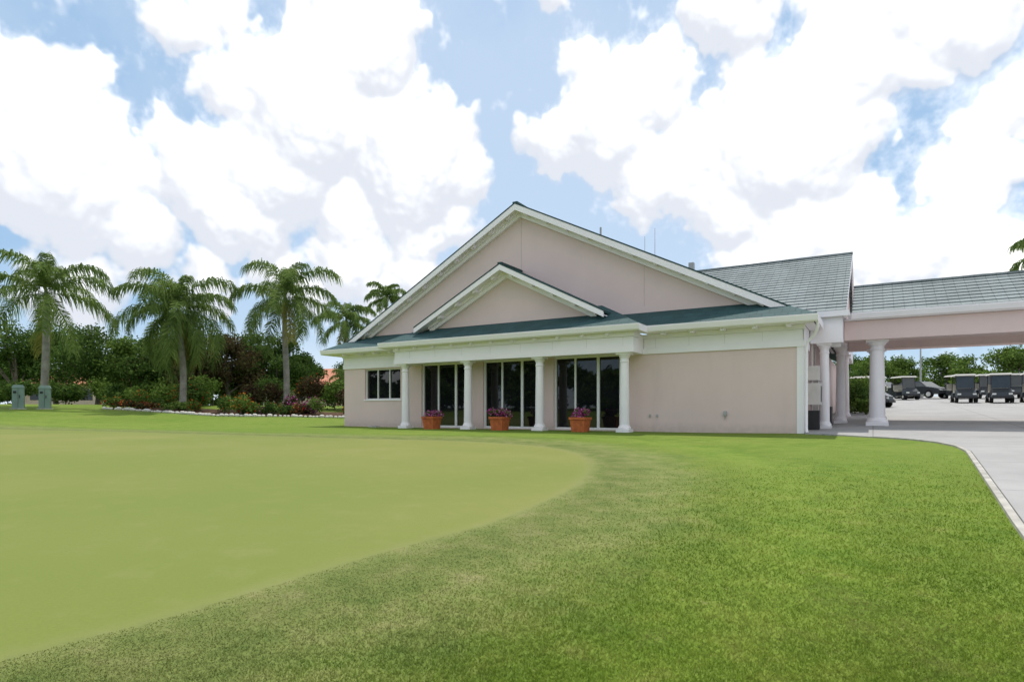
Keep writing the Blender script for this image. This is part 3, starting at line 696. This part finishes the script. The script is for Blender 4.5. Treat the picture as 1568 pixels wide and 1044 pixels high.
m.obj('street_lamp',[M_metal],loc=(3.6,64,float(H(3.6,64))))
def house(b_,d_,w_,rz):
    x,y=polar(b_,d_);e=empty('tile_roof_house',(x,y,float(H(x,y))),rz)
    M_or=rooftile('orange_roof_tile',(.50,.20,.12),0,.4,.35);Mh=simple('house_stucco',(.6,.48,.38),.9,.1)
    m=MB();m.box(-w_/2,w_/2,-5,5,-.5,3.0);m.obj('walls',[Mh],e)
    m=MB();a=w_/2+.6;p=5.6;m.p.append(([(-a,-p,2.95),(a,-p,2.95),(a,p,2.95),(-a,p,2.95),(-a+p,0,5.7),(a-p,0,5.7)],[(0,1,5,4),(2,3,4,5)],0));m.p.append(([(-a,-p,2.95),(a,-p,2.95),(a,p,2.95),(-a,p,2.95),(-a+p,0,5.7),(a-p,0,5.7)],[(1,2,5),(3,0,4)],0));m.p.append(([(-a,-p,2.94),(a,-p,2.94),(a,p,2.94),(-a,p,2.94)],[(0,1,2,3)],0));m.obj('roof',[M_or],e)
    m=MB()
    for xx in np.arange(-w_/2+1.5,w_/2-1,3): m.box(xx,xx+1.4,-5.03,-5.003,.9,2.3)
    m.obj('windows',[M_glass],e)
house(-16.6,92,16,R(25));house(-34.9,102,13,R(40))

# ------------------------------------------------------------------ cloud map (computed here, upper hemisphere)
CW,CH=4096,1024
def fbm(seed,beta,lo=0):
    r=np.random.default_rng(seed);a=np.fft.rfft2(r.standard_normal((CH,CW)).astype(np.float32))
    fy=np.fft.fftfreq(CH)[:,None]*CH;fx=np.fft.rfftfreq(CW)[None,:]*CW/4
    f=np.sqrt(fx*fx+fy*fy);f[0,0]=1;a=a*f**(-beta);a[f<lo]=0
    o=np.fft.irfft2(a,s=(CH,CW));return (o/o.std()).astype(np.float32)
def blur(a,s):
    f=np.fft.rfft2(a);fy=np.fft.fftfreq(CH)[:,None];fx=np.fft.rfftfreq(CW)[None,:]
    return np.fft.irfft2(f*np.exp(-2*(math.pi*s)**2*(fx*fx+fy*fy)),s=(CH,CW)).astype(np.float32)
PX=CW/360.
HM=np.zeros((CH,CW),np.float32)
cr=np.random.default_rng(21)
def stamp(cx,cy,r):
    x0,x1=int(cx-r)-1,int(cx+r)+2;y0,y1=max(0,int(cy-r)-1),min(CH,int(cy+r)+2)
    if y1<=y0: return
    xx=np.arange(x0,x1);yy=np.arange(y0,y1)
    h=r*r-(xx[None,:]-cx)**2-(yy[:,None]-cy)**2
    h=np.sqrt(np.maximum(h,0))
    xm=xx%CW
    HM[y0:y1,xm]=np.maximum(HM[y0:y1,xm],h)
def puff(cx,cy,r,lev=2):
    stamp(cx,cy,r)
    if lev==0 or r<2.5: return
    n=15 if lev==2 else 9
    for i in range(n):
        a=cr.uniform(-.35,math.pi+.35) if cr.random()<.8 else cr.uniform(0,2*math.pi)
        rr_=r*cr.uniform(.22,.46);d=r*cr.uniform(.75,1.02)
        puff(cx+d*math.cos(a),cy+d*math.sin(a)*.9,rr_,lev-1)
def cloud_at(az,el,rdeg):
    puff((az/360+.5)*CW,el*PX,rdeg*PX)
CL=[(-18.5,25,7.5),(-10,22,6.8),(-14,31,6),(-5.5,21,3.6),(-21,20,5.5),(-28,19,4.5),(-16,17,4),(-9,16,3.5),
    (-38.5,22,5),(-37,17,6),(-32.5,14,3.6),(-41,19,5),(-36,9,4),(-29,29,2.4),(-26,31,2.6),
    (-23.5,16,4.4),(-14.5,13,4),(-9,12,3.2),(-13,10.5,3.2),(-20,11,3),(-27,10.5,3.4),(-5,17,2.6),
    (8.5,25,6.0),(12.5,27,4.6),(4.5,23.5,3.8),(16.5,21,4.4),(20,18,4.2),(13,21,4),
    (24.5,22,7.5),(29,27,5.5),(31,31,5.5),(37,28.5,4.8),(25,15,5),(29.5,14,4.5),(32.5,12,4),(22,12,3.6),(27,9,4),
    (39.5,20.5,3.4),(38,16.5,3.2),(36.5,13,3.2),(40,10,4),(20,33,5),(3,35,2.5),(-22,36,4),(-36,35,3)]
for b_,e_,r_ in CL: cloud_at(31-b_,e_,r_*.85)
for i in range(150):
    az=cr.uniform(-180,180);bb=31-az;bb=(bb+180)%360-180
    el=cr.uniform(4,75)
    if abs(bb)<46 and el<38: continue
    cloud_at(az,el,cr.uniform(3,8.5))
n1=fbm(1,1.75);n2=fbm(2,1.45,14);wx=fbm(3,1.7,6);wy=fbm(4,1.7,6)
iy,ix=np.mgrid[0:CH,0:CW].astype(np.float32)
sx_=np.clip((ix+wx*5.5).astype(int),-CW,2*CW)%CW;sy_=np.clip((iy+wy*5.5).astype(int),0,CH-1)
HMw=HM[sy_,sx_]
soft=np.sqrt(np.maximum(HMw,0))
a0=soft+n2*.75+n1*.35
alpha=np.maximum(smn(.7,4.2,blur(a0,1.0)),.50*smn(.6,4.4,blur(soft,7)+n1*.9+n2*.6))
Hs=blur(HMw,2.8)+n2*1.3;Hb=blur(HMw,10)
gy=(np.roll(Hs,-1,0)-np.roll(Hs,1,0))*.5;gx=(np.roll(Hs,-1,1)-np.roll(Hs,1,1))*.5
gyb=(np.roll(Hb,-6,0)-np.roll(Hb,6,0))/12
nrm=1/np.sqrt(1+gx*gx+gy*gy)
lit=nrm*(.80)+(-gy)*nrm*.26+gx*nrm*.08-gyb*.34
shade=smn(.10,1.22,blur(lit,1.6)+n1*.15+n2*.035)
wisp=smn(.1,2.1,fbm(6,1.7)+.5*np.roll(n1,500,1))
R_=np.zeros((CH,CW,4),np.float32);R_[...,0]=alpha;R_[...,1]=np.clip(shade,0,1);R_[...,2]=np.clip(wisp,0,1);R_[...,3]=1
img=bpy.data.images.new('cloud_map',CW,CH,alpha=False,float_buffer=False);img.colorspace_settings.name='Non-Color'
img.pixels.foreach_set(R_.ravel());img.update();img.pack()

SE,SAZ=R(68),R(-20)
sd=Vector((math.sin(SAZ)*math.cos(SE),math.cos(SAZ)*math.cos(SE),math.sin(SE)))
sun=bpy.data.lights.new('sun','SUN');sun.energy=3.5;sun.angle=R(.53);sun.color=(1,.96,.89)
so=bpy.data.objects.new('sun',sun);coll.objects.link(so);so.rotation_euler=(-sd).to_track_quat('-Z','Y').to_euler();so.location=(0,0,60)
W=bpy.data.worlds.new('World');scene.world=W;W.use_nodes=True
class NW(N):
    def __init__(s,t): s.t=t;s.t.nodes.clear();s.out=s.t.nodes.new('ShaderNodeOutputWorld')
n=NW(W.node_tree)
sky=n.n('TexSky',sky_type='NISHITA');sky.sun_disc=False;sky.sun_elevation=SE;sky.sun_rotation=SAZ;sky.air_density=1.0;sky.dust_density=.6;sky.ozone_density=1.5
co=n.n('TexCoord').outputs['Generated']
sp=n.n('SeparateXYZ');n.l(co,sp.inputs[0])
az=n.math('ARCTAN2',n.math('MULTIPLY',sp.outputs[0],-1.0),sp.outputs[1])
u=n.math('ADD',n.math('DIVIDE',az,2*math.pi),.5)
el=n.math('DIVIDE',n.math('ARCSINE',n.math('MAXIMUM',sp.outputs[2],0.0)),math.pi/2)
cb=n.n('CombineXYZ');n.l(u,cb.inputs[0]);n.l(n.math('MINIMUM',n.math('MAXIMUM',el,.001),.999),cb.inputs[1])
tx=n.n('TexImage');tx.image=img;tx.interpolation='Cubic';n.l(cb.outputs[0],tx.inputs[0])
sc=n.n('SeparateColor');n.l(tx.outputs[0],sc.inputs[0])
ccol=n.mix(sc.outputs[1],(7.9,8.3,9.1),(15.3,15.2,15.1))
blue=n.mix(.6,sky.outputs[0],(3.3,6.2,9.6))
blue=n.mix(n.math('MULTIPLY',sc.outputs[2],.45),blue,(8.6,9.3,10.4))
col=n.mix(sc.outputs[0],blue,ccol)
hz=n.sstep(sp.outputs[2],.15,-.02)
col=n.mix(n.math('MULTIPLY',hz,.55),col,(10,10.6,11.2))
bg=n.n('Background');n.l(col,bg.inputs[0]);bg.inputs[1].default_value=.1;n.l(bg.outputs[0],n.out.inputs[0])
try:
    W.cycles.sampling_method='MANUAL';W.cycles.sample_map_resolution=512
except Exception: pass

cam=bpy.data.cameras.new('camera');co_=bpy.data.objects.new('camera',cam);coll.objects.link(co_)
cam.sensor_width=36;cam.lens=36*920/1568;cam.clip_end=5000;cam.clip_start=.05
co_.location=(0,0,.76);co_.rotation_euler=(R(90),0,R(31))
cam.shift_y=(630-522)/1568
scene.camera=co_
scene.view_settings.view_transform='Standard';scene.view_settings.look='None';scene.view_settings.exposure=0
